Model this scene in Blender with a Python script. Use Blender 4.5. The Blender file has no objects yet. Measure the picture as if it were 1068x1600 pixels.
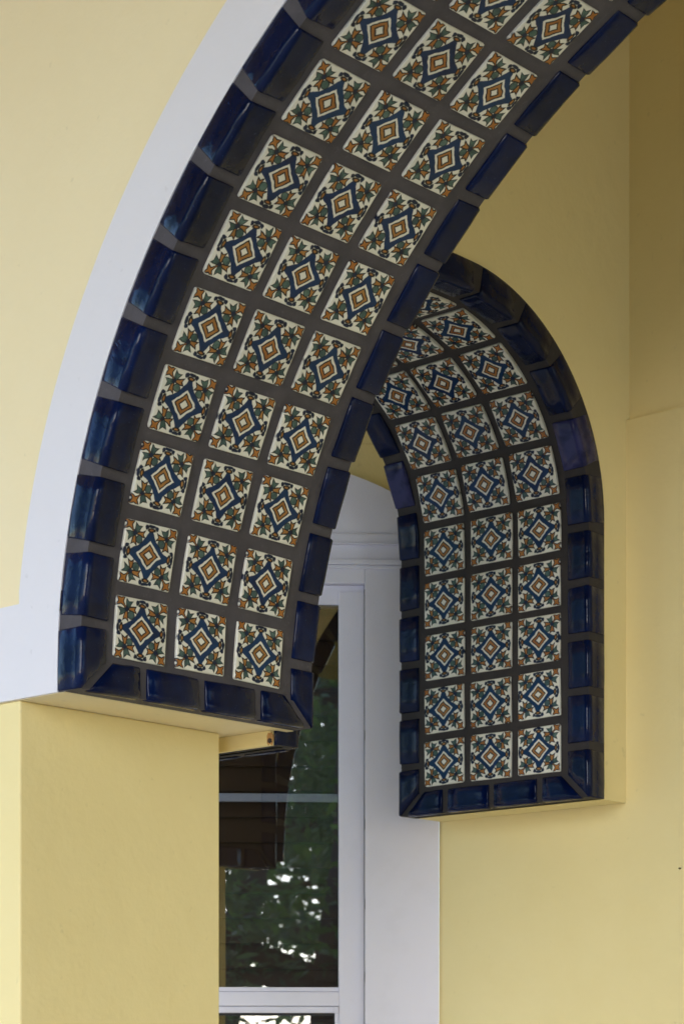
import bpy, bmesh, math, random
from mathutils import Matrix, Vector
random.seed(7)
scene = bpy.context.scene
C = scene.collection
EYE = 1.6                                   # camera height; heights below are written relative to the eye

# ------------------------------------------------------------------ camera
YAW = math.radians(42.0834)
cam_d = bpy.data.cameras.new('camera'); cam = bpy.data.objects.new('camera', cam_d); C.objects.link(cam)
cam.location = (0, 0, EYE); cam.rotation_euler = (math.radians(90), 0, YAW)
cam_d.sensor_fit = 'VERTICAL'; cam_d.sensor_height = 36; cam_d.sensor_width = 24
cam_d.lens = 36 * 3476.9 / 1600
cam_d.shift_y = (1694.9 - 800) / 1600
cam_d.clip_start = .05; cam_d.clip_end = 500
scene.camera = cam
cam_d.dof.use_dof = True; cam_d.dof.focus_distance = 5.2; cam_d.dof.aperture_fstop = 8

# ------------------------------------------------------------------ sky, sun, exposure
SUN_EL, SUN_AZ = math.radians(22), math.radians(-52)   # azimuth of the sun, counted from +x
world = bpy.data.worlds.new('World'); scene.world = world; world.use_nodes = True
wn = world.node_tree; bg = wn.nodes['Background']
sky = wn.nodes.new('ShaderNodeTexSky'); sky.sky_type = 'NISHITA'; sky.sun_disc = False
sky.sun_elevation = SUN_EL; sky.sun_rotation = math.radians(90) - SUN_AZ
sky.air_density = 1.0; sky.dust_density = 0.4; sky.ozone_density = 2.8
wn.links.new(sky.outputs[0], bg.inputs[0]); bg.inputs[1].default_value = 0.15
sun_d = bpy.data.lights.new('sun', 'SUN'); sun = bpy.data.objects.new('sun', sun_d); C.objects.link(sun)
sun_d.energy = 1.5; sun_d.angle = math.radians(60); sun_d.color = (1, .95, .97)
sdir = Vector((math.cos(SUN_EL) * math.cos(SUN_AZ), math.cos(SUN_EL) * math.sin(SUN_AZ), math.sin(SUN_EL)))
sun.rotation_euler = sdir.to_track_quat('Z', 'Y').to_euler()
scene.view_settings.view_transform = 'Standard'; scene.view_settings.look = 'None'
scene.view_settings.gamma = 1; scene.view_settings.exposure = 1.42
scene.view_settings.use_curve_mapping = False

# ------------------------------------------------------------------ node helpers
class NB:
    def __init__(s, name):
        s.m = bpy.data.materials.new(name); s.m.use_nodes = True
        s.t = s.m.node_tree; s.n = s.t.nodes; s.b = s.n['Principled BSDF']
    def link(s, a, b): s.t.links.new(a, b)
    def _set(s, sock, v):
        if isinstance(v, bpy.types.NodeSocket): s.link(v, sock)
        else: sock.default_value = v
    def m_(s, op, a, b=0.0, c=0.0, clamp=False):
        nd = s.n.new('ShaderNodeMath'); nd.operation = op; nd.use_clamp = clamp
        for i, v in enumerate((a, b, c)):
            s._set(nd.inputs[i], v)
        return nd.outputs[0]
    def add(s, a, b): return s.m_('ADD', a, b)
    def sub(s, a, b): return s.m_('SUBTRACT', a, b)
    def mul(s, a, b): return s.m_('MULTIPLY', a, b)
    def mx(s, a, b): return s.m_('MAXIMUM', a, b)
    def mn(s, a, b): return s.m_('MINIMUM', a, b)
    def ab(s, a): return s.m_('ABSOLUTE', a)
    def mapr(s, v, a, b, c, d):
        nd = s.n.new('ShaderNodeMapRange'); s._set(nd.inputs[0], v)
        for i, q in enumerate((a, b, c, d)): s._set(nd.inputs[i + 1], q)
        return nd.outputs[0]
    def mix(s, f, a, b, mode='MIX'):
        nd = s.n.new('ShaderNodeMix'); nd.data_type = 'RGBA'; nd.blend_type = mode
        s._set(nd.inputs[0], f)
        for i, v in ((6, a), (7, b)):
            if isinstance(v, tuple): v = (*v[:3], 1)
            s._set(nd.inputs[i], v)
        return nd.outputs[2]
    def noise(s, vec, scale, detail=3, rough=.5, dist=0):
        nd = s.n.new('ShaderNodeTexNoise'); nd.inputs['Scale'].default_value = scale
        nd.inputs['Detail'].default_value = detail; nd.inputs['Roughness'].default_value = rough
        nd.inputs['Distortion'].default_value = dist
        if vec is not None: s.link(vec, nd.inputs['Vector'])
        return nd.outputs[0]
    def coord(s, k='Object'):
        return s.n.new('ShaderNodeTexCoord').outputs[k]
    def vmath(s, op, a, b):
        nd = s.n.new('ShaderNodeVectorMath'); nd.operation = op
        for i, v in enumerate((a, b)):
            s._set(nd.inputs[i], v)
        return nd.outputs[0]
    def objrand(s): return s.n.new('ShaderNodeObjectInfo').outputs['Random']
    def shifted(s, k=30.0):
        """object coordinates moved by a random amount for each object"""
        r = s.objrand(); cx = s.n.new('ShaderNodeCombineXYZ')
        s.link(s.mul(r, k), cx.inputs[0]); s.link(s.mul(r, k * 1.7), cx.inputs[1]); s.link(s.mul(r, k * .6), cx.inputs[2])
        return s.vmath('ADD', s.coord(), cx.outputs[0])
    def bump(s, h, strength, dist, normal=None):
        nd = s.n.new('ShaderNodeBump'); nd.inputs['Strength'].default_value = strength
        nd.inputs['Distance'].default_value = dist; s.link(h, nd.inputs['Height'])
        if normal is not None: s.link(normal, nd.inputs['Normal'])
        return nd.outputs[0]
    def out(s, col=None, rough=None, normal=None, **kw):
        if col is not None: s._set(s.b.inputs['Base Color'], (*col, 1) if isinstance(col, tuple) and len(col) == 3 else col)
        if rough is not None: s._set(s.b.inputs['Roughness'], rough)
        if normal is not None: s.link(normal, s.b.inputs['Normal'])
        for k, v in kw.items(): s.b.inputs[k].default_value = v
        return s.m

def plaster(name, col, col2, bscale=90, bstr=.25, rough=.62):
    k = NB(name); v = k.coord('Object')
    big = k.noise(v, 1.1, 4, .55); mid = k.noise(v, 7, 4, .6); fine = k.noise(v, bscale, 4, .6)
    f = k.mapr(k.add(k.mul(big, .65), k.mul(mid, .35)), .35, .65, 0, 1)
    c = k.mix(f, col, col2)
    speck = k.mapr(k.noise(v, 38, 2, .5), .70, .78, 0, .28)
    c = k.mix(speck, c, tuple(x * .72 for x in col2))
    n1 = k.bump(k.noise(v, 9, 3, .5), .34, .014)
    n2 = k.bump(fine, bstr, .0022, n1)
    return k.out(c, k.mapr(mid, .3, .7, rough - .07, rough + .08), n2)

M_yellow = plaster('yellow_painted_plaster', (.875, .735, .375), (.845, .70, .34))
M_front = plaster('pale_yellow_front_paint', (.89, .76, .49), (.87, .735, .46), 120, .18)
M_white = plaster('white_band_paint', (.78, .755, .80), (.765, .735, .775), 140, .08, .5)

def wood_white(name, col=(.80, .80, .81)):
    k = NB(name); v = k.coord('Object')
    mp = k.n.new('ShaderNodeMapping'); mp.inputs['Scale'].default_value = (30, 30, 2.2); k.link(v, mp.inputs[0])
    g = k.noise(mp.outputs[0], 4, 5, .6)
    dirt = k.mapr(k.noise(v, 5, 5, .65), .52, .72, 0, .35)
    c = k.mix(dirt, col, tuple(x * .86 for x in col))
    return k.out(c, .42, k.bump(g, .18, .0015))
M_trimwood = wood_white('white_painted_wood', (.83, .81, .93))
M_frame = wood_white('white_window_frame', (.83, .81, .94))

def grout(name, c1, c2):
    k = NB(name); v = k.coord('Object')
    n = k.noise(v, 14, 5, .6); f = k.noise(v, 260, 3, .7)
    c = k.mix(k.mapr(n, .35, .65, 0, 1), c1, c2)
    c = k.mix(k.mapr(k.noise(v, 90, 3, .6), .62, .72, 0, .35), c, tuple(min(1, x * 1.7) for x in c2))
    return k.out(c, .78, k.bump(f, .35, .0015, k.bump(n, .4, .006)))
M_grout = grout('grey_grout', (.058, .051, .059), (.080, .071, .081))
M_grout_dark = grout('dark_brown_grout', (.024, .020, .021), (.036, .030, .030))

def blue_glaze(name='cobalt_glaze', violet=False):
    k = NB(name); v = k.shifted()
    n = k.noise(v, 16, 3, .55, .6); n2 = k.noise(v, 55, 2, .5, .3); n3 = k.noise(v, 300, 2, .5)
    c = k.mix(k.mapr(n, .3, .7, 0, 1), (.0008, .0042, .030), (.0019, .0095, .057))
    c = k.mix(k.mapr(k.objrand(), 0, 1, 0, .45), c, (.0007, .0024, .012))
    if violet: c = k.mix(.75, c, k.mix(k.mapr(n, .4, .6, 0, 1), (.014, .016, .075), (.045, .045, .14)))
    pit = k.mapr(k.noise(v, 210, 1, .4), .72, .78, 0, .5)
    c = k.mix(pit, c, (.03, .06, .14))
    nn = k.bump(n2, .16, .003, k.bump(n, .20, .009))
    nn = k.bump(n3, .10, .001, nn)
    return k.out(c, k.mapr(n2, .3, .7, .07, .16), nn, **{'Specular IOR Level': .19})
M_blue = blue_glaze(); M_violet = blue_glaze('violet_tinged_glaze', True)

def tile_material(name, cream, cream2):
    """hand painted tile: concave blue diamond, orange square, green and orange sprays in the corners"""
    k = NB(name); co = k.coord('Object'); r = k.objrand(); sv = k.shifted()
    sp = k.n.new('ShaderNodeSeparateXYZ'); k.link(co, sp.inputs[0])
    wob = k.n.new('ShaderNodeTexNoise'); wob.inputs['Scale'].default_value = 45; wob.inputs['Detail'].default_value = 2
    k.link(sv, wob.inputs['Vector']); ws = k.n.new('ShaderNodeSeparateColor'); k.link(wob.outputs['Color'], ws.inputs[0])
    r2 = k.m_('FRACT', k.mul(r, 13.7)); r3 = k.m_('FRACT', k.mul(r, 71.3))
    x = k.add(k.add(k.mul(sp.outputs[0], 1 / .075), k.mul(k.sub(ws.outputs[0], .5), .11)), k.mul(k.sub(r2, .5), .05))
    y = k.add(k.add(k.mul(sp.outputs[1], 1 / .075), k.mul(k.sub(ws.outputs[1], .5), .11)), k.mul(k.sub(r3, .5), .05))
    ax, ay = k.ab(x), k.ab(y)
    a, b = k.mx(ax, ay), k.mn(ax, ay)
    s1 = k.add(a, b)
    def lin(u, cu, w, cw, rot=0):   # nothing; kept simple
        pass
    def ell(u, v, cu, cv, ru, rv, ang=0):
        du, dv = k.sub(u, cu), k.sub(v, cv)
        if ang:
            ca, sa = math.cos(ang), math.sin(ang)
            du, dv = k.add(k.mul(du, ca), k.mul(dv, sa)), k.sub(k.mul(dv, ca), k.mul(du, sa))
        q = k.m_('SQRT', k.add(k.m_('POWER', k.ab(k.mul(du, 1 / ru)), 2), k.m_('POWER', k.ab(k.mul(dv, 1 / rv)), 2)))
        return k.mul(k.sub(q, 1), min(ru, rv))
    def fan(cu, cv, ang, L, w0, w1, notch):
        """spray that widens from (cu,cv) along ang, with a notched end"""
        du, dv = k.sub(a, cu), k.sub(b, cv); ca, sa = math.cos(ang), math.sin(ang)
        t = k.add(k.mul(du, ca), k.mul(dv, sa)); q = k.ab(k.sub(k.mul(dv, ca), k.mul(du, sa)))
        side = k.sub(q, k.add(w0, k.mul(t, (w1 - w0) / L)))
        end = k.add(k.sub(t, L), k.mul(k.sub(w1, q), notch))
        return k.mx(k.mx(side, end), k.mul(t, -1))
    tone = k.noise(sv, 28, 3, .6)
    tone2 = k.noise(sv, 60, 2, .6)
    base = k.mix(k.mapr(k.noise(sv, 9, 3, .6), .3, .7, 0, 1), cream, cream2)
    base = k.mix(k.mul(k.mapr(k.noise(sv, 260, 2, .6), .68, .75, 0, .5), 1), base, (.35, .28, .17))
    navy = k.mix(k.mapr(tone, .3, .7, 0, 1), (.002, .012, .060), (.004, .030, .110))
    dark = k.mix(k.mapr(tone2, .35, .65, 0, 1), (.006, .010, .030), (.012, .024, .062))
    green = k.mix(k.mapr(tone, .35, .65, 0, 1), (.040, .088, .076), (.105, .175, .150))
    green = k.mix(k.mapr(tone2, .5, .66, 0, .75), green, (.03, .06, .065))
    orange = k.mix(k.mapr(tone, .35, .65, 0, 1), (.28, .125, .032), (.41, .205, .065))
    orange2 = k.mix(k.mapr(tone2, .35, .65, 0, 1), (.35, .125, .026), (.43, .18, .045))
    green = k.mix(k.mul(r2, .55), green, (.045, .080, .095))
    orange = k.mix(k.mul(r3, .5), orange, (.40, .12, .03))
    navy = k.mix(k.mul(k.m_('FRACT', k.mul(r, 37.1)), .5), navy, (.008, .050, .130))
    dc = k.m_('SQRT', k.add(k.m_('POWER', k.ab(k.sub(a, .60)), 2), k.m_('POWER', k.ab(k.sub(b, .60)), 2)))
    green = k.mix(k.mapr(dc, .05, .17, .85, 0), green, (.010, .022, .035))
    black = (.010, .010, .014)
    AA = .012
    def lay(c, d, fill, ow=.042):
        if ow: c = k.mix(k.mapr(d, -AA + ow * .5, AA + ow * .5, 1, 0), c, black)
        off = ow * .5
        return k.mix(k.mapr(d, -AA - off, AA - off, 1, 0), c, fill)
    c = base
    # concave diamond
    d1 = k.sub(1.32, k.m_('SQRT', k.add(k.m_('POWER', k.sub(1.278, a), 2), k.m_('POWER', k.sub(1.278, b), 2))))
    d1 = k.mul(d1, -1)
    # inside when distance to the corner centre is larger than the radius
    inside = k.sub(1.32, k.m_('SQRT', k.add(k.m_('POWER', k.sub(1.278, a), 2), k.m_('POWER', k.sub(1.278, b), 2))))
    dd = k.mx(inside, k.sub(a, .77))
    c = lay(c, dd, navy, 0)
    dw = k.mul(k.sub(s1, .46), .7071)
    c = lay(c, dw, base, 0)
    c = lay(c, k.mul(k.sub(s1, .335), .7071), orange)
    c = lay(c, k.mul(k.sub(s1, .165), .7071), base)
    # sprays in the corners
    A1 = math.atan2(-.32, .02)
    c = lay(c, fan(.60, .565, A1, .335, .030, .105, .60), orange)
    c = lay(c, fan(.60, .585, math.atan2(-.085, .26), .305, .055, .128, .50), green, .026)
    c = lay(c, ell(a, b, .425, .425, .122, .122), green, .026)
    st = k.add(k.m_('POWER', k.ab(k.sub(k.sub(s1, 1.68), 0)), 1), k.ab(k.sub(a, b)))
    # corner star: square with concave sides
    pa, pb = k.ab(k.sub(a, .83)), k.ab(k.sub(b, .83))
    star = k.sub(k.add(k.mx(pa, pb), k.mul(k.mn(pa, pb), -.42)), .092)
    neck = k.mx(k.sub(k.ab(k.sub(a, b)), .035), k.mx(k.sub(s1, 1.6), k.sub(1.25, s1)))
    c = lay(c, k.mn(star, neck), orange2)
    c = lay(c, ell(a, b, .60, .60, .075, .075), dark, 0)
    # motif at the middle of each side
    c = lay(c, ell(a, b, .868, .180, .066, .072), dark, 0)
    c = lay(c, ell(a, b, .912, .0, .058, .150), dark, 0)
    c = lay(c, ell(a, b, .812, .200, .034, .034), dark, 0)
    c = lay(c, ell(a, b, .785, .0, .052, .112), orange)
    # bare glaze along the rim
    rim = k.mapr(a, .955, .985, 0, 1)
    c = k.mix(rim, c, cream2)
    c = k.mix(k.mapr(r3, 0, 1, 0, .16), c, (.30, .27, .20), 'MULTIPLY')
    nb = k.bump(k.noise(sv, 24, 3, .5), .28, .004)
    nb = k.bump(k.noise(sv, 160, 2, .5), .08, .001, nb)
    return k.out(c, k.mapr(k.noise(sv, 30, 2, .5), .3, .7, .12, .26), nb, **{'Specular IOR Level': .22})
M_tile = tile_material('hand_painted_tile_glaze', (.82, .80, .72), (.75, .73, .63))

def simple(name, col, rough=.6, **kw):
    k = NB(name); v = k.coord(); n = k.noise(v, 12, 4, .6)
    c = k.mix(k.mapr(n, .3, .7, 0, 1), col, tuple(x * .8 for x in col))
    return k.out(c, rough, k.bump(k.noise(v, 80, 3, .6), .2, .002), **kw)
M_blind = simple('dark_brown_blind_wood', (.11, .052, .024), .5)
M_room = simple('dark_room_paint', (.05, .04, .035), .9)
M_rubber = simple('black_glazing_rubber', (.012, .012, .014), .5)
M_ground = simple('pale_concrete_paving', (.62, .60, .57), .85)
M_ceiling = simple('porch_ceiling_paint', (.42, .29, .05), .7)
M_metal = simple('rusty_nail_metal', (.12, .07, .04), .5)
M_bark = simple('grey_brown_bark', (.17, .13, .11), .9)
M_chip = simple('broken_plaster', (.55, .30, .11), .9)
M_chip2 = simple('exposed_dark_core', (.05, .035, .03), .9)
def leafmat(name, c1, c2):
    k = NB(name); v = k.coord(); n = k.noise(v, 3, 3, .6)
    c = k.mix(k.mapr(n, .35, .65, 0, 1), c1, c2)
    k.out(c, .45)
    tl = k.n.new('ShaderNodeBsdfTranslucent'); mx = k.n.new('ShaderNodeMixShader'); mx.inputs[0].default_value = .45
    bright = k.mix(1.0, c, (1.6, 2.0, 1.0), 'MULTIPLY'); k.link(bright, tl.inputs[0])
    o = [q for q in k.n if q.type == 'OUTPUT_MATERIAL'][0]
    k.link(k.b.outputs[0], mx.inputs[1]); k.link(tl.outputs[0], mx.inputs[2]); k.link(mx.outputs[0], o.inputs[0])
    return k.m
M_leaf = leafmat('evergreen_leaves', (.10, .125, .105), (.21, .24, .19))
M_leaf2 = leafmat('pale_green_leaves', (.12, .17, .10), (.24, .30, .16))

def glassmat():
    m = bpy.data.materials.new('window_glass'); m.use_nodes = True; n = m.node_tree.nodes; l = m.node_tree.links
    n.clear(); o = n.new('ShaderNodeOutputMaterial'); mix = n.new('ShaderNodeMixShader')
    tr = n.new('ShaderNodeBsdfTransparent'); gl = n.new('ShaderNodeBsdfGlossy'); gl.inputs['Roughness'].default_value = 0.0
    tr.inputs[0].default_value = (.86, .89, .90, 1); gl.inputs[0].default_value = (.95, .97, 1, 1)
    fr = n.new('ShaderNodeFresnel'); fr.inputs[0].default_value = 1.5
    ad = n.new('ShaderNodeMath'); ad.operation = 'MULTIPLY_ADD'; ad.inputs[1].default_value = 1.0; ad.inputs[2].default_value = .12
    tc = n.new('ShaderNodeTexCoord'); nz = n.new('ShaderNodeTexNoise'); nz.inputs['Scale'].default_value = 3.0; nz.inputs['Detail'].default_value = 2
    bp = n.new('ShaderNodeBump'); bp.inputs['Strength'].default_value = .12; bp.inputs['Distance'].default_value = .003
    l.new(tc.outputs['Object'], nz.inputs[0]); l.new(nz.outputs[0], bp.inputs['Height']); l.new(bp.outputs[0], gl.inputs['Normal'])
    l.new(fr.outputs[0], ad.inputs[0]); l.new(ad.outputs[0], mix.inputs[0]); l.new(tr.outputs[0], mix.inputs[1]); l.new(gl.outputs[0], mix.inputs[2])
    l.new(mix.outputs[0], o.inputs[0]); return m
M_glass = glassmat()

# ------------------------------------------------------------------ object helpers
def link(name, mesh, mats=(), parent=None, matrix=None):
    o = bpy.data.objects.new(name, mesh); C.objects.link(o)
    for m in mats:
        if m is not None and m.name not in mesh.materials: mesh.materials.append(m)
    if matrix is not None: o.matrix_world = matrix
    if parent is not None: o.parent = parent
    return o
def mesh_from(name, verts, faces, smooth=False):
    me = bpy.data.meshes.new(name); me.from_pydata([tuple(v) for v in verts], [], faces); me.validate(); me.update()
    bm = bmesh.new(); bm.from_mesh(me); bmesh.ops.recalc_face_normals(bm, faces=bm.faces); bm.to_mesh(me); bm.free()
    if smooth: me.polygons.foreach_set('use_smooth', [True] * len(me.polygons))
    return me
def thing(name, label, cat, loc=(0, 0, 0), rotz=0, group=None):
    o = bpy.data.objects.new(name, None); C.objects.link(o); o.location = loc; o.rotation_euler = (0, 0, rotz)
    o['label'] = label; o['category'] = cat
    if group: o['group'] = group
    return o
def box_bm(bm, x0, x1, y0, y1, z0, z1, bev=0.0):
    b2 = bmesh.new(); bmesh.ops.create_cube(b2, size=1)
    for v in b2.verts:
        v.co = Vector((x0 + (v.co.x + .5) * (x1 - x0), y0 + (v.co.y + .5) * (y1 - y0), z0 + (v.co.z + .5) * (z1 - z0)))
    if bev: bmesh.ops.bevel(b2, geom=list(b2.edges), offset=bev, segments=2, profile=.5, affect='EDGES')
    me = bpy.data.meshes.new('tmp'); b2.to_mesh(me); b2.free(); bm.from_mesh(me); bpy.data.meshes.remove(me)
def boxes(name, lst, mat, parent=None, bev=0.0):
    bm = bmesh.new()
    for q in lst: box_bm(bm, *q, bev=bev)
    me = bpy.data.meshes.new(name); bm.to_mesh(me); bm.free()
    return link(name, me, [mat], parent)

# ------------------------------------------------------------------ arch curve
K = .8933
class Arch:
    """half curve P(s)=(inward, height) from the springing up; the other half is its mirror image"""
    def __init__(s, z0, s0, R, k2, apex):
        s.apex = apex; s.z0 = z0; n = 4000; s.lo = -.35
        s.tab = []; ds = (apex - s.lo) / n; i = 0.0; u = s.lo
        for j in range(n + 1):
            s.tab.append((i, u)); sm = s.lo + (j + .5) * ds; q = max(0, sm - s0)
            th = min(math.pi / 2, q / R + k2 * q * q); i += math.sin(th) * ds; u += math.cos(th) * ds
        s.ds = ds; s.half = s.tab[-1][0]; s.s0 = s0
    def raw(s, q):
        if q > s.apex:
            i, z = s.raw(2 * s.apex - q); return 2 * s.half - i, z
        t = (q - s.lo) / s.ds; j = max(0, min(len(s.tab) - 2, int(t))); f = t - j
        i = s.tab[j][0] * (1 - f) + s.tab[j + 1][0] * f; u = s.tab[j][1] * (1 - f) + s.tab[j + 1][1] * f
        return i, (s.z0 + u) * K
    def at(s, q, off=0.0):
        """point (inward, height) moved off along the normal that points into the opening"""
        a = s.raw(q - .004); b = s.raw(q + .004); p = s.raw(q)
        t = Vector((b[0] - a[0], b[1] - a[1])).normalized(); n = Vector((t.y, -t.x))
        return Vector((p[0] + n.x * off, p[1] + n.y * off)), t, n
class Frame:
    """places arch coordinates in the world: D = depth direction, N0 = inward direction"""
    def __init__(s, org, D, N0): s.o = Vector(org); s.D = Vector(D); s.N = Vector(N0)
    def w(s, inward, height, d): return Vector((s.o.x, s.o.y, EYE)) + s.D * d + s.N * inward + Vector((0, 0, height))
    def mat(s, q, arch, d, off, flip=False, p2=None, p1=None):
        if p1 is None: p, t, n = arch.at(q, off)
        T = (s.N * t.x + Vector((0, 0, t.y))); Nn = (s.N * n.x + Vector((0, 0, n.y))); D = s.D.copy()
        if flip: D = -D; T = -T
        loc = s.w(p.x, p.y, d)
        return Matrix(((D.x, T.x, Nn.x, loc.x), (D.y, T.y, Nn.y, loc.y), (D.z, T.z, Nn.z, loc.z), (0, 0, 0, 1)))

arA = Arch(1.0211, -.0408, 1.5422, -.0295, 2.668)
frA = Frame((-3.5404, 3.1002, 0), (0, 1, 0), (1, 0, 0)); DA = .7153
arB = Arch(.9804, .784, .5845, .1923, 1.690)
frB = Frame((-4.3050, 5.0255, 0), (1, 0, 0), (0, -1, 0)); DB = .6874

# ------------------------------------------------------------------ tile meshes
def tile_mesh(var):
    rnd = random.Random(100 + var); h = .0738; r = .0055; pts = []
    sk = [(rnd.uniform(-.0011, .0011), rnd.uniform(-.0011, .0011)) for _ in range(4)]
    for ci, (sx, sy, a0) in enumerate(((1, 1, 0), (-1, 1, 90), (-1, -1, 180), (1, -1, 270))):
        rr = r * rnd.choice((.6, 1, 1, 1.5))
        for a in (0, 45, 90):
            an = math.radians(a0 + a)
            pts.append((sx * (h - rr) + rr * math.cos(an) + sk[ci][0], sy * (h - rr) + rr * math.sin(an) + sk[ci][1]))
    n = len(pts); V = []; Fc = []
    for z, ins in ((-.008, 0), (.0022, 0), (.0040, .0012), (.0046, .0032)):
        for x, y in pts:
            k = 1 - ins / h; V.append((x * k, y * k, z))
    for L in range(3):
        for i in range(n):
            j = (i + 1) % n; Fc.append((L * n + i, L * n + j, (L + 1) * n + j, (L + 1) * n + i))
    Fc.append(tuple(range(3 * n, 4 * n)))
    me = mesh_from('tile', V, Fc); me.materials.append(M_tile); return me
TILES = [tile_mesh(i) for i in range(5)]

def trim_profile(leg, face, nose=1.0):
    """(x = along the leg that faces the opening, z = outwards of it); second leg goes down in -z"""
    return [(.003, -face), (.0, -face + .004), (-.0004, -face * .5), (-.001, -.020), (-.0030, -.013), (-.0034, -.004),
            (.0005, .0045), (.0075, .0075), (.0150, .0066), (.022, .0050), (leg * .6, .0052), (leg - .004, .0046), (leg, .0015), (leg, -.010),
            (.014, -.010), (.014, -face)]
def trim_mesh(L, leg=.072, face=.076, m0=0.0, m1=0.0, seed=0, b0=0.0):
    """extruded along +y from 0 to L; m0, m1 shear the ends for mitred corners"""
    rnd = random.Random(seed); prof = trim_profile(leg, face); n = len(prof); V = []; Fc = []
    e = .0035; ys = [(0, e), (e, 0), (L * .33, 0), (L * .67, 0), (L - e, 0), (L, e)]
    wob = [(rnd.uniform(-.0013, .0013), rnd.uniform(-.0011, .0011)) for _ in ys]
    e0, e1 = rnd.uniform(-.0025, .0025), rnd.uniform(-.0025, .0025)
    for k, (y, ins) in enumerate(ys):
        for i, (x, z) in enumerate(prof):
            t = y / L; xc = max(0, min(leg, x))
            cx, cz = (.007, -.0045)
            sx = x; sz = z
            if ins and i <= 13:
                if z > -.012 and i >= 6: sz = z - ins * .8
                if x < .004: sx = x + ins * .8
            yy = y + m0 * xc * (1 - t) - m1 * xc * t
            yy += (e0 * (1 - t) + e1 * t) * (xc / leg)
            V.append((sx + wob[k][0] * (1 if x > .002 else .4), yy, sz + wob[k][1] * (1 if z > -.01 else .4)))
    for k in range(len(ys) - 1):
        for i in range(n):
            j = (i + 1) % n; Fc.append((k * n + i, k * n + j, (k + 1) * n + j, (k + 1) * n + i))
    Fc.append(tuple(range(n))); Fc.append(tuple(range((len(ys) - 1) * n, len(ys) * n)))
    me = mesh_from('trim', V, Fc, True); me.materials.append(M_blue)
    return me
LT = .155
TRIMS = [trim_mesh(LT, .072, .074, seed=10 + i) for i in range(5)]

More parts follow.
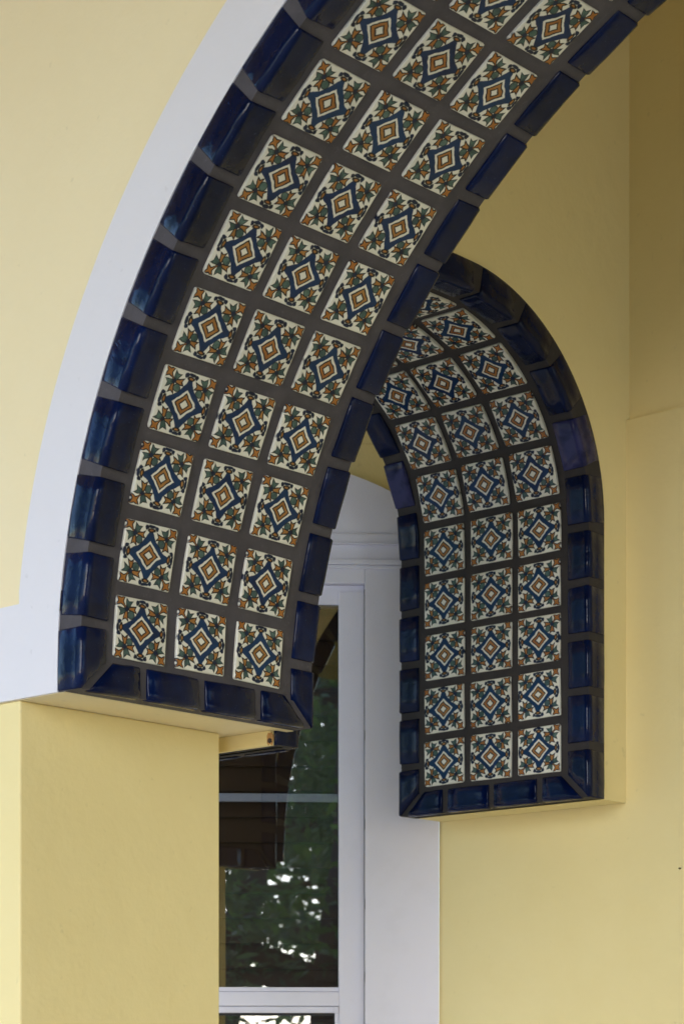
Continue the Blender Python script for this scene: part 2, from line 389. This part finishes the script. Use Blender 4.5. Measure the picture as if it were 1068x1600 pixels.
def build_lining(root, ar, fr, D, sbot, seam0, pitch, rowpitch, nrows, d_first, colpitch, gmat, bseams, leg=.066, far_rows=99):
    inv = root.matrix_world.inverted()
    # grout bed: one solid swept along the whole arch
    S = []; q = sbot; n = 110; total = 2 * ar.apex - 2 * sbot
    V = []; Fc = []
    go = -.0015
    sec = [(.0022, -.0730), (.0020, -.010), (.0026, -.0018), (.013, go - .0005), (.022, go), (D - .022, go), (D - .013, go - .0005), (D - .0026, -.0018), (D - .0020, -.010), (D - .0022, -.0730)]
    m = len(sec)
    for k in range(n + 1):
        q = sbot + total * k / n; p, t, nn = ar.at(q, 0)
        for d, off in sec:
            V.append(fr.w(p.x + nn.x * off, p.y + nn.y * off, d))
    for k in range(n):
        for i in range(m):
            j = (i + 1) % m; Fc.append((k * m + i, k * m + j, (k + 1) * m + j, (k + 1) * m + i))
    Fc.append(tuple(range(m))); Fc.append(tuple(range(n * m, (n + 1) * m)))
    link('grout_bed', mesh_from('grout_bed', V, Fc), [gmat], root)
    # painted tiles
    def put_tile(q, c):
        p1 = ar.at(q, 0)[0]; p2 = ar.at(q + .150, 0)[0]; ch = (p2 - p1).length
        d = d_first + c * colpitch + .075 + random.uniform(-.0016, .0016)
        M = fr.mat(q + .075, ar, d, -.0012)
        T = (p2 - p1).normalized(); nn = Vector((T.y, -T.x))
        mid = (p1 + p2) / 2 - nn * .0004
        Tw = fr.N * T.x + Vector((0, 0, T.y)); Nw = fr.N * nn.x + Vector((0, 0, nn.y)); loc = fr.w(mid.x, mid.y, d)
        loc += Tw * random.uniform(-.0016, .0016)
        Dw = fr.D; ky = ch / .150
        M = Matrix(((Dw.x, Tw.x, Nw.x, loc.x), (Dw.y, Tw.y, Nw.y, loc.y), (Dw.z, Tw.z, Nw.z, loc.z), (0, 0, 0, 1)))
        M = M @ Matrix.Rotation(random.uniform(-.011, .011), 4, 'Z') @ Matrix.Rotation(random.uniform(-.006, .006), 4, 'X') @ Matrix.Diagonal((1, ky, 1, 1))
        link('painted_tile', random.choice(TILES), (), root, M)
    for r in range(nrows):
        for c in range(3): put_tile(r * rowpitch, c)
    q = 2 * ar.apex - .150
    q_rows = 0
    while q > nrows * rowpitch - .012:
        q_rows += 1
        if q_rows > 99 - far_rows:
          for c in range(3): put_tile(q, c)
        q -= rowpitch
    # blue edge tiles along both edges
    def put_trim(q1, q2, far, mesh=None, rot=True):
        pa = ar.at(q1)[0]; pb = ar.at(q2)[0]; T = (pb - pa); L = T.length; T.normalize(); nn = Vector((T.y, -T.x))
        Tw = fr.N * T.x + Vector((0, 0, T.y)); Nw = fr.N * nn.x + Vector((0, 0, nn.y)); Dw = fr.D
        if not far: loc = fr.w(pa.x, pa.y, 0)
        else: loc = fr.w(pb.x, pb.y, D); Dw = -Dw; Tw = -Tw
        me = mesh or random.choice(TRIMS); base = LT if mesh is None else None
        loc = loc + Nw * random.uniform(-.0008, .0012) + Dw * random.uniform(-.0005, .0005)
        M = Matrix(((Dw.x, Tw.x, Nw.x, loc.x), (Dw.y, Tw.y, Nw.y, loc.y), (Dw.z, Tw.z, Nw.z, loc.z), (0, 0, 0, 1)))
        if base and gmat is M_grout_dark and .88 < q1 < .97:
            me = me.copy(); me.materials[0] = M_violet
        if base: M = M @ Matrix.Diagonal((1, L / base, 1, 1))
        if base: M = M @ Matrix.Rotation(random.uniform(-.006, .006), 4, 'Z')
        link('blue_edge_tile', me, (), root, M)
    g = .0125
    top = 2 * ar.apex
    for far in (False, True):
        # lowest unit on each leg, its lower end mitred
        L1 = (ar.at(seam0 - g)[0] - ar.at(sbot)[0]).length
        me0 = trim_mesh(L1, .072, .074, m0=0.0, m1=0.0, seed=77 + far)
        # mitre: move the intrados leg's lower end up
        for v in me0.vertices:
            x, y, z = v.co; t = y / L1
            if far: t = 1 - t
            cut = max(0, min(.072, x)) * .93 * max(0, 1 - t)
            if z > -.0125 and x > .004: v.co.y += -cut if far else cut
        put_trim(sbot, seam0 - g, far, me0)
        me1 = me0.copy()
        for v, w in zip(me1.vertices, me0.vertices): v.co = w.co
        # other springing: reversed copy
        q = seam0
        while q + pitch < top - seam0 + .02:
            put_trim(q + g, q + pitch - g, far); q += pitch
        if top - seam0 - q > .04: put_trim(q + g, top - seam0 - g, far)
        me2 = trim_mesh(L1, .072, .074, seed=99 + far)
        for v in me2.vertices:
            x, y, z = v.co; t = y / L1
            if far: t = 1 - t
            cut = max(0, min(.072, x)) * .93 * max(0, t)
            if z > -.0125 and x > .004: v.co.y -= -cut if far else cut
        put_trim(top - seam0 + g, top - sbot, far, me2)
    # blue tiles along the bottom edge of both springings
    for side in (0, 1):
        q = sbot if side == 0 else top - sbot
        p, t, nn = ar.at(q)
        T = fr.N * t.x + Vector((0, 0, t.y)); Nn = fr.N * nn.x + Vector((0, 0, nn.y))
        if side: T = -T
        up = T; ydir = Nn.cross(up)              # x=up, y=z*x
        sgn = 1 if ydir.dot(fr.D) > 0 else -1
        edges = [.006] + [b for b in bseams] + [D - .006]
        for i in range(len(edges) - 1):
            a0 = edges[i] + (g * .85 if i else .0); a1 = edges[i + 1] - (g * .85 if i < len(edges) - 2 else .0)
            L = a1 - a0; me = trim_mesh(L, leg, .014, seed=200 + i + side * 10)
            first = (i == 0); last = (i == len(edges) - 2)
            if first or last:
                for v in me.vertices:
                    x, y, z = v.co; tt = y / L
                    dd_ = (tt if sgn > 0 else 1 - tt)      # 0 at small depth, 1 at large depth
                    xc = max(.0, min(leg, x))
                    if first: sh = (.022 + xc * 1.02) * (1 - dd_)
                    else: sh = -(.022 + xc * 1.02) * dd_
                    v.co.y += sh * sgn
            loc = fr.w(p.x, p.y, a0 if sgn > 0 else a1)
            M = Matrix(((up.x, ydir.x, Nn.x, loc.x), (up.y, ydir.y, Nn.y, loc.y), (up.z, ydir.z, Nn.z, loc.z), (0, 0, 0, 1)))
            link('blue_edge_tile', me, (), root, M)

# ------------------------------------------------------------------ walls with an arched hole
def outline(ar, off, sbot, n=90):
    top = 2 * ar.apex; out = []
    for k in range(n + 1):
        p = ar.at(sbot + (top - 2 * sbot) * k / n, off)[0]; out.append((p.x, p.y))
    return out
def arched_solid(fr, ar, off, sbot, d0, d1, left, right, ztop, zleg):
    """solid wall between depth d0 and d1 with the arch cut out of it; wall ends at inward=left and right"""
    pts = outline(ar, off, sbot); pts = [(pts[0][0], zleg)] + [p for p in pts if p[1] > zleg + .001] + [(pts[-1][0], zleg)]
    poly = [(left, zleg)] + pts + [(right, zleg)]
    V = []; Fc = []
    loop = poly + [(right, ztop), (left, ztop)]
    n = len(loop)
    for d in (d0, d1):
        for a, b in loop: V.append(fr.w(a, b, d))
    for i in range(n):
        j = (i + 1) % n; Fc.append((i, j, n + j, n + i))
    # front and back: strips from the outline up to the top
    tops = []
    m = len(poly)
    for d_i in (0, 1):
        base = d_i * n
        tl = []
        for a, b in poly:
            V.append(fr.w(a, ztop, (d0, d1)[d_i])); tl.append(len(V) - 1)
        for i in range(m - 1):
            if abs(poly[i][0] - poly[i + 1][0]) < 1e-6: continue
            Fc.append((base + i, base + i + 1, tl[i + 1], tl[i]))
    return V, Fc

ZS_A = .832                                  # underside of the springings (above the eye)
SB_A = ZS_A / K - 1.0211 + .0015
ZS_B = .797
SB_B = ZS_B / K - .9804
ZTOP = 3.55                                  # top of the walls (above the eye)

# front wall ----------------------------------------------------
front = thing('front_wall', 'pale yellow street-side wall with a white band painted round its wide arch', 'wall', (-3.74, 3.1, 0))
bpy.context.view_layer.update()
def child(name, me, mats, parent):
    o = link(name, me, mats); o.parent = parent; o.matrix_parent_inverse = parent.matrix_world.inverted(); return o
V, Fc = arched_solid(frA, arA, -.055, SB_A, .0065, DA - .004, -.60, 2 * arA.half + .62, ZTOP, ZS_A)
child('plaster_body', mesh_from('front_wall_body', V, Fc), [M_front], front)
LINTEL = [(-6.70, -4.1406, 3.1067, 3.8113, 2.2 + EYE, ZTOP + EYE), (-7.3, -6.7004, 3.1067, 3.8113, 0, ZTOP + EYE)]
# white band: arch ring and the flat course at the springing
def band():
    top = 2 * arA.apex; zc = 1.038
    inner = [arA.at(SB_A + (top - 2 * SB_A) * k / 120, -.071)[0] for k in range(121)]
    outer = [arA.at(SB_A + (top - 2 * SB_A) * k / 120, -.2087)[0] for k in range(121)]
    xL, xR = -.60, 2 * arA.half + .2087 + .41
    V = []; Fc = []
    for d in (-.001, .010):
        for p, q in zip(inner, outer):
            if q.y < zc: q = Vector((xL if q.x < arA.half else xR, q.y))
            V.append(frA.w(p.x, p.y, d)); V.append(frA.w(q.x, q.y, d))
    n = 121 * 2
    for k in range(120):
        a = 2 * k; c = a + 2
        za, zb_ = outer[k].y, outer[k + 1].y
        if (za < zc) != (zb_ < zc):              # step between the flat course and the ring
            e = outer[k] if za >= zc else outer[k + 1]; side = xL if e.x < arA.half else xR
            lo = inner[k] if za < zc else inner[k + 1]; hi = inner[k + 1] if za < zc else inner[k]
            b = len(V)
            for d in (-.001, .010):
                V.append(frA.w(lo.x, lo.y, d)); V.append(frA.w(side, min(za, zb_), d)); V.append(frA.w(side, zc, d))
                V.append(frA.w(e.x - .0002, zc, d)); V.append(frA.w(e.x, e.y, d)); V.append(frA.w(hi.x, hi.y, d))
            Fc.append(tuple(b + i for i in range(6))); Fc.append(tuple(b + 6 + i for i in range(6)))
            Fc.append((b + 2, b + 3, b + 9, b + 8)); Fc.append((b + 3, b + 4, b + 10, b + 9)); continue
        Fc.append((a, a + 1, c + 1, c)); Fc.append((n + a, n + a + 1, n + c + 1, n + c))
        Fc.append((a, c, n + c, n + a)); Fc.append((a + 1, c + 1, n + c + 1, n + a + 1))
    Fc.append((0, 1, n + 1, n)); Fc.append((240, 241, n + 241, n + 240))
    return mesh_from('band', V, Fc)
child('arch_band', band(), [M_white], front)
def wbox(name, lst, mat, parent, bev=0):
    o = boxes(name, lst, mat, None, bev); o.parent = parent; o.matrix_parent_inverse = parent.matrix_world.inverted(); return o
xr = -3.5404 + 2 * arA.half + .2087
wbox('side_bay_plaster', LINTEL, M_front, front)

# pillars under the springings
px = -3.743
pl = thing('pillar', 'square yellow plaster pillar under the left springing of the front arch', 'pillar', (-3.94, 3.4, 0)); bpy.context.view_layer.update()
wbox('shaft', [(-4.1404, px, 3.1067, 3.714, 0, ZS_A + EYE)], M_yellow, pl, .005)
pr = thing('pillar', 'square yellow plaster pillar at the far right end of the front wall', 'pillar', (1.2, 3.4, 0)); bpy.context.view_layer.update()
wbox('shaft', [(xr - .2087 + .2, xr + .41, 3.1067, 3.714, 0, ZS_A + EYE)], M_yellow, pr, .005)

# lining of the front arch
liningA = thing('tiled_arch', 'wide grey-grouted arch in the front wall, lined with painted tiles and blue edge tiles', 'tiled arch', (-3.54, 3.4, EYE + ZS_A))
bpy.context.view_layer.update()
def fix_children(root):
    inv = root.matrix_world.inverted()
    for o in root.children: o.matrix_parent_inverse = inv
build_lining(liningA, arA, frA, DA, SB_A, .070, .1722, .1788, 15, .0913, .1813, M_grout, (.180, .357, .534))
fix_children(liningA)

# cross wall and its arch ----------------------------------------
cross = thing('cross_wall', 'shaded yellow wall across the porch holding the smaller tiled arch', 'wall', (-3.9, 5.1, EYE)); bpy.context.view_layer.update()
yB0 = 5.0255; wB = 2 * arB.half
V, Fc = arched_solid(frB, arB, -.055, SB_B, .006, DB - .006, -(5.2105 + .017 - yB0), yB0 - 3.811, ZTOP, ZS_B)
child('plaster_body', mesh_from('cross_wall_body', V, Fc), [M_yellow], cross)
liningB = thing('tiled_arch', 'smaller dark-grouted arch lined with painted tiles, in shade behind the wide arch', 'tiled arch', (-3.9, 5.03, EYE + ZS_B))
bpy.context.view_layer.update()
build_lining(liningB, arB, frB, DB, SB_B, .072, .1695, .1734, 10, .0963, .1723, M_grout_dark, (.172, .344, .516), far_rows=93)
fix_children(liningB)

wbox('plaster_lip', [(-4.299, -3.6236, yB0 - wB - .0860, yB0 - wB - .0734, ZS_B + EYE, ZS_A + EYE - .0005)], M_yellow, cross)
def chip(name, c, r, mat, seed):
    rc = random.Random(seed); bm = bmesh.new(); bmesh.ops.create_icosphere(bm, subdivisions=2, radius=1)
    for v in bm.verts:
        q = rc.uniform(.6, 1.25); v.co = Vector((c[0] + v.co.x * r[0] * q, c[1] + v.co.y * r[1] * q, c[2] + v.co.z * r[2] * q))
    me = bpy.data.meshes.new(name); bm.to_mesh(me); bm.free(); child(name, me, [mat], cross)
chip('chipped_plaster', (-3.6250, yB0 - wB - .0858, ZS_B + EYE + .014), (.009, .006, .016), M_chip, 4)
chip('exposed_core', (-3.6225, yB0 - wB - .0900, ZS_B + EYE + .009), (.006, .004, .006), M_chip2, 5)
chip('chipped_plaster', (-3.6195, yB0 - wB - .0880, ZS_B + EYE + .021), (.004, .003, .008), M_chip, 6)
# house wall ------------------------------------------------------
house = thing('house_wall', 'long yellow house wall at the back of the porch, right of the white window casing', 'wall', (-1, 5.21, 0)); bpy.context.view_layer.update()
yH = 5.2101; zs = 1.8815 + EYE
wbox('lower_plaster', [(-4.3097, 4.2, yH, yH + .2, 0, zs)], M_yellow, house, .003)
wbox('upper_plaster', [(-4.3097, 4.2, yH + .0155, yH + .2, zs + .0005, ZTOP + EYE)], M_yellow, house)
bm = bmesh.new(); bmesh.ops.create_cone(bm, segments=8, radius1=.0028, radius2=.002, depth=.008, cap_ends=True)
bmesh.ops.rotate(bm, verts=bm.verts, matrix=Matrix.Rotation(math.radians(90), 3, 'X'))
bmesh.ops.translate(bm, verts=bm.verts, vec=(-3.4417, yH - .004, EYE + .600))
me = bpy.data.meshes.new('nail'); bm.to_mesh(me); bm.free(); child('nail', me, [M_metal], house)

# angled bay wall with its window ---------------------------------
AZ = math.radians(44.8)
bay = thing('bay_wall', 'yellow angled bay wall above and around the white arched window casing', 'wall', (-4.3097, 5.2101, 0), AZ)
win = thing('window', 'tall white-framed window with arched head panel, glass reflecting trees', 'window', (-4.3097, 5.2101, 0), AZ)
UC = -.52
def lb(name, lst, mat, parent, bev=0.0): return boxes(name, lst, mat, parent, bev)
E_ = EYE
lb('bay_plaster', [(-1.04, -.01, .02, .16, 1.95 + E_, ZTOP + E_), (-1.04, -.01, .03, .16, 1.60 + E_, 1.95 + E_),
                   (-1.16, -1.04, .02, .16, 0, ZTOP + E_)], M_yellow, bay)
# arched head panel
def head_panel():
    V = []; Fc = []; R = .82; apex = 1.886; n = 24
    for y in (-.012, .028):
        for k in range(n + 1):
            u = -1.04 + 1.04 * k / n; z = apex - R + math.sqrt(R * R - (u - UC) ** 2); V.append((u, y, z + E_))
        for k in range(n + 1):
            V.append((-1.04 + 1.04 * k / n, y, 1.586 + E_))
    m = 2 * (n + 1)
    for b in (0, m):
        for k in range(n): Fc.append((b + k, b + k + 1, b + n + 1 + k + 1, b + n + 1 + k))
    for k in range(n):
        Fc.append((k, k + 1, m + k + 1, m + k)); Fc.append((n + 1 + k, n + 2 + k, m + n + 2 + k, m + n + 1 + k))
    Fc.append((0, n + 1, m + n + 1, m)); Fc.append((n, 2 * n + 1, m + 2 * n + 1, m + n))
    return mesh_from('head_panel', V, Fc)
link('head_panel', head_panel(), [M_trimwood], win)
lb('head_moulding', [(-1.04, 0, -.020, -.0125, 1.638 + E_, 1.665 + E_), (-1.04, 0, -.026, -.0125, 1.6325 + E_, 1.6375 + E_)], M_trimwood, win, .002)
lb('head_moulding', [(-1.04, 0, -.022, -.0125, 1.572 + E_, 1.588 + E_), (-1.04, 0, -.018, -.0125, 1.560 + E_, 1.571 + E_)], M_trimwood, win, .003)
lb('casing_head', [(-.815, -.2255, -.012, .06, 1.517 + E_, 1.585 + E_)], M_trimwood, win, .002)
lb('casing_board', [(-.225, 0, -.012, .06, 0, 1.585 + E_)], M_trimwood, win, .002)
lb('casing_board', [(-1.04, -.815, -.012, .06, 0, 1.585 + E_)], M_trimwood, win, .002)
lb('frame_head', [(-.8145, -.2262, .012, .075, 1.457 + E_, 1.5165 + E_)], M_frame, win, .003)
lb('frame_jamb', [(-.303, -.2262, .004, .075, 0, 1.4945 + E_)], M_frame, win, .002)
lb('frame_jamb', [(-.8145, -.737, .004, .075, 0, 1.4945 + E_)], M_frame, win, .002)
lb('sill_rail', [(-.7368, -.3032, .010, .075, .282 + E_, .2955 + E_), (-.7368, -.3032, .004, .075, .2385 + E_, .2812 + E_)], M_frame, win, .0015)
lb('lower_sash', [(-.7368, -.3032, .006, .05, .2175 + E_, .2370 + E_), (-.3150, -.3034, .006, .05, -1.2 + E_, .2172 + E_), (-.7366, -.7250, .006, .05, -1.2 + E_, .2172 + E_)], M_frame, win, .002)
lb('glazing_seal', [(-.7248, -.3152, .012, .03, .2095 + E_, .2172 + E_), (-.3190, -.3152, .012, .03, -1.2 + E_, .2092 + E_)], M_rubber, win)
M_caulk = simple('weathered_caulk', (.30, .30, .33), .8)
for z_ in (1.06, .79, .55, .33, -.1): lb('caulk', [(-.2262, -.2248, -.0128, .01, z_ - .018 + E_, z_ + .012 + E_)], M_rubber, win)
lb('caulk', [(-.2263, -.2252, -.0115, .012, -1.0 + E_, 1.50 + E_)], M_caulk, win)
lb('sash_stop', [(-.3200, -.3040, -.001, .0055, .2170 + E_, .2365 + E_)], M_frame, win, .0015)
def pane(name, u0, u1, z0, z1, y):
    return lb(name, [(u0, u1, y, y + .004, z0, z1)], M_glass, win)
pane('upper_glass', -.7365, -.3035, .296 + E_, 1.4565 + E_, .022)
pane('lower_glass', -.7245, -.3195, -1.2 + E_, .2093 + E_, .022)
lb('glazing_bar', [(-.7365, -.3035, .030, .042, .860 + E_, .885 + E_)], M_frame, win, .001)
bl = thing('wooden_blind', 'dark brown slatted wooden blind hanging behind the upper window glass', 'blind', (-4.3097, 5.2101, 0), AZ)
z = 1.44
while z > -1.15:
    me = mesh_from('slat', [(-.735, .075, z - .078 + E_), (-.305, .075, z - .078 + E_), (-.305, .098, z + E_), (-.735, .098, z + E_),
                            (-.735, .082, z - .080 + E_), (-.305, .082, z - .080 + E_), (-.305, .105, z - .002 + E_), (-.735, .105, z - .002 + E_)],
                   [(0, 1, 2, 3), (4, 5, 6, 7), (0, 1, 5, 4), (2, 3, 7, 6), (1, 2, 6, 5), (0, 3, 7, 4)])
    link('slat', me, [M_blind], bl); z -= .0775
lb('room_box', [(-1.0, -.05, .16, .20, 0, 1.9 + E_)], M_room, bay)

lx, ly = -4.3097 - 1.16 * math.cos(AZ), 5.2101 - 1.16 * math.sin(AZ)
wbox('return_plaster', [(-7.3, lx - .02, ly + .02, ly + .18, 0, ZTOP + EYE)], M_yellow, house)
# porch ceiling, ground --------------------------------------------
bx = boxes('porch_ceiling', [(-6.7, 4.2, 3.0, 5.6, ZTOP + EYE + .002, ZTOP + EYE + .15)], M_ceiling); bx['kind'] = 'structure'
ev = boxes('shading_eave', [(-6.9, 4.4, -1.8, 3.09, 3.05 + EYE, 3.2 + EYE)], M_ceiling); ev['kind'] = 'structure'  # unseen overhang, made deep to block skylight from the front wall
gr = boxes('ground', [(-60, 60, -60, 60, -.1, 0)], M_ground); gr['kind'] = 'structure'

# trees: an added unseen one at the left, the others seen in the window glass -----------------------
def tree(loc, h, rad, seed, label, leaf, nleaf=5200, lsz=.11):
    rnd = random.Random(seed)
    t = thing('broadleaf_tree', label, 'tree', loc)
    V = []; Fc = []
    def limb(p0, p1, r0, r1, n=7):
        ax = (p1 - p0).normalized(); u = ax.orthogonal().normalized(); w = ax.cross(u); b = len(V)
        for p, r in ((p0, r0), (p1, r1)):
            for i in range(n):
                a = 2 * math.pi * i / n; V.append(p + u * math.cos(a) * r + w * math.sin(a) * r)
        for i in range(n):
            j = (i + 1) % n; Fc.append((b + i, b + j, b + n + j, b + n + i))
    p = Vector((0, 0, 0)); r = h * .035; ends = []
    for k in range(5):
        q = p + Vector((rnd.uniform(-.3, .3), rnd.uniform(-.3, .3), h * .16)); limb(p, q, r, r * .82); p = q; r *= .82
        if k > 0:
            for _ in range(3):
                a = rnd.uniform(0, 6.28); L = rad * rnd.uniform(.7, 1.05)
                m = p + Vector((math.cos(a) * L * .5, math.sin(a) * L * .5, rnd.uniform(.1, .6))); e = m + Vector((math.cos(a + rnd.uniform(-.6, .6)) * L * .5, math.sin(a) * L * .5, rnd.uniform(-.2, .7)))
                limb(p, m, r * .6, r * .38); limb(m, e, r * .38, r * .15); ends += [m, e, (m + e) / 2]
    link('trunk', mesh_from('trunk', V, Fc, True), [M_bark], t)
    ends.append(p); LV = []; LF = []
    for i in range(nleaf):
        c = rnd.choice(ends); v = Vector((rnd.gauss(0, 1), rnd.gauss(0, 1), rnd.gauss(0, .7))) * rad * .25
        o = c + v; a = Vector((rnd.gauss(0, 1), rnd.gauss(0, 1), rnd.gauss(0, .6))).normalized(); b2 = a.orthogonal().normalized()
        s = lsz * rnd.uniform(.6, 1.4); k = len(LV)
        LV += [o - a * s, o + b2 * s * .33, o + a * s, o - b2 * s * .33]; LF.append((k, k + 1, k + 2, k + 3))
    me = bpy.data.meshes.new('crown'); me.from_pydata([tuple(v) for v in LV], [], LF)
    link('crown', me, [leaf], t)
    return t
WP = Vector((-4.7, 4.75, 0)); 
def outside(dist, azd): a = math.radians(azd); return (WP.x + math.cos(a) * dist, WP.y + math.sin(a) * dist, 0)
tree((-10.5, -3.5, 0), 7.5, 3.0, 13, 'unseen leafy tree added at the left end of the yard to break up tile reflections', M_leaf2, 9000, .10)  # out of view, put here to break up sky reflections in the tiles
tree(outside(12, 319.0), 7.6, 2.5, 3, 'broad dark green tree across the yard, nearest of the three to the house', M_leaf, 15000, .065)
tree(outside(17, 313), 9.0, 3.2, 5, 'tallest tree across the yard, standing beyond the broad dark green one', M_leaf, 14000, .10)
tree(outside(14, 325), 6.5, 2.6, 8, 'pale green tree across the yard, beside the broad dark green one', M_leaf2, 7000, .09)
tree(outside(25, 318), 11.5, 5.0, 21, 'high dark tree at the far edge of the yard, standing behind all the others', M_leaf, 16000, .17)
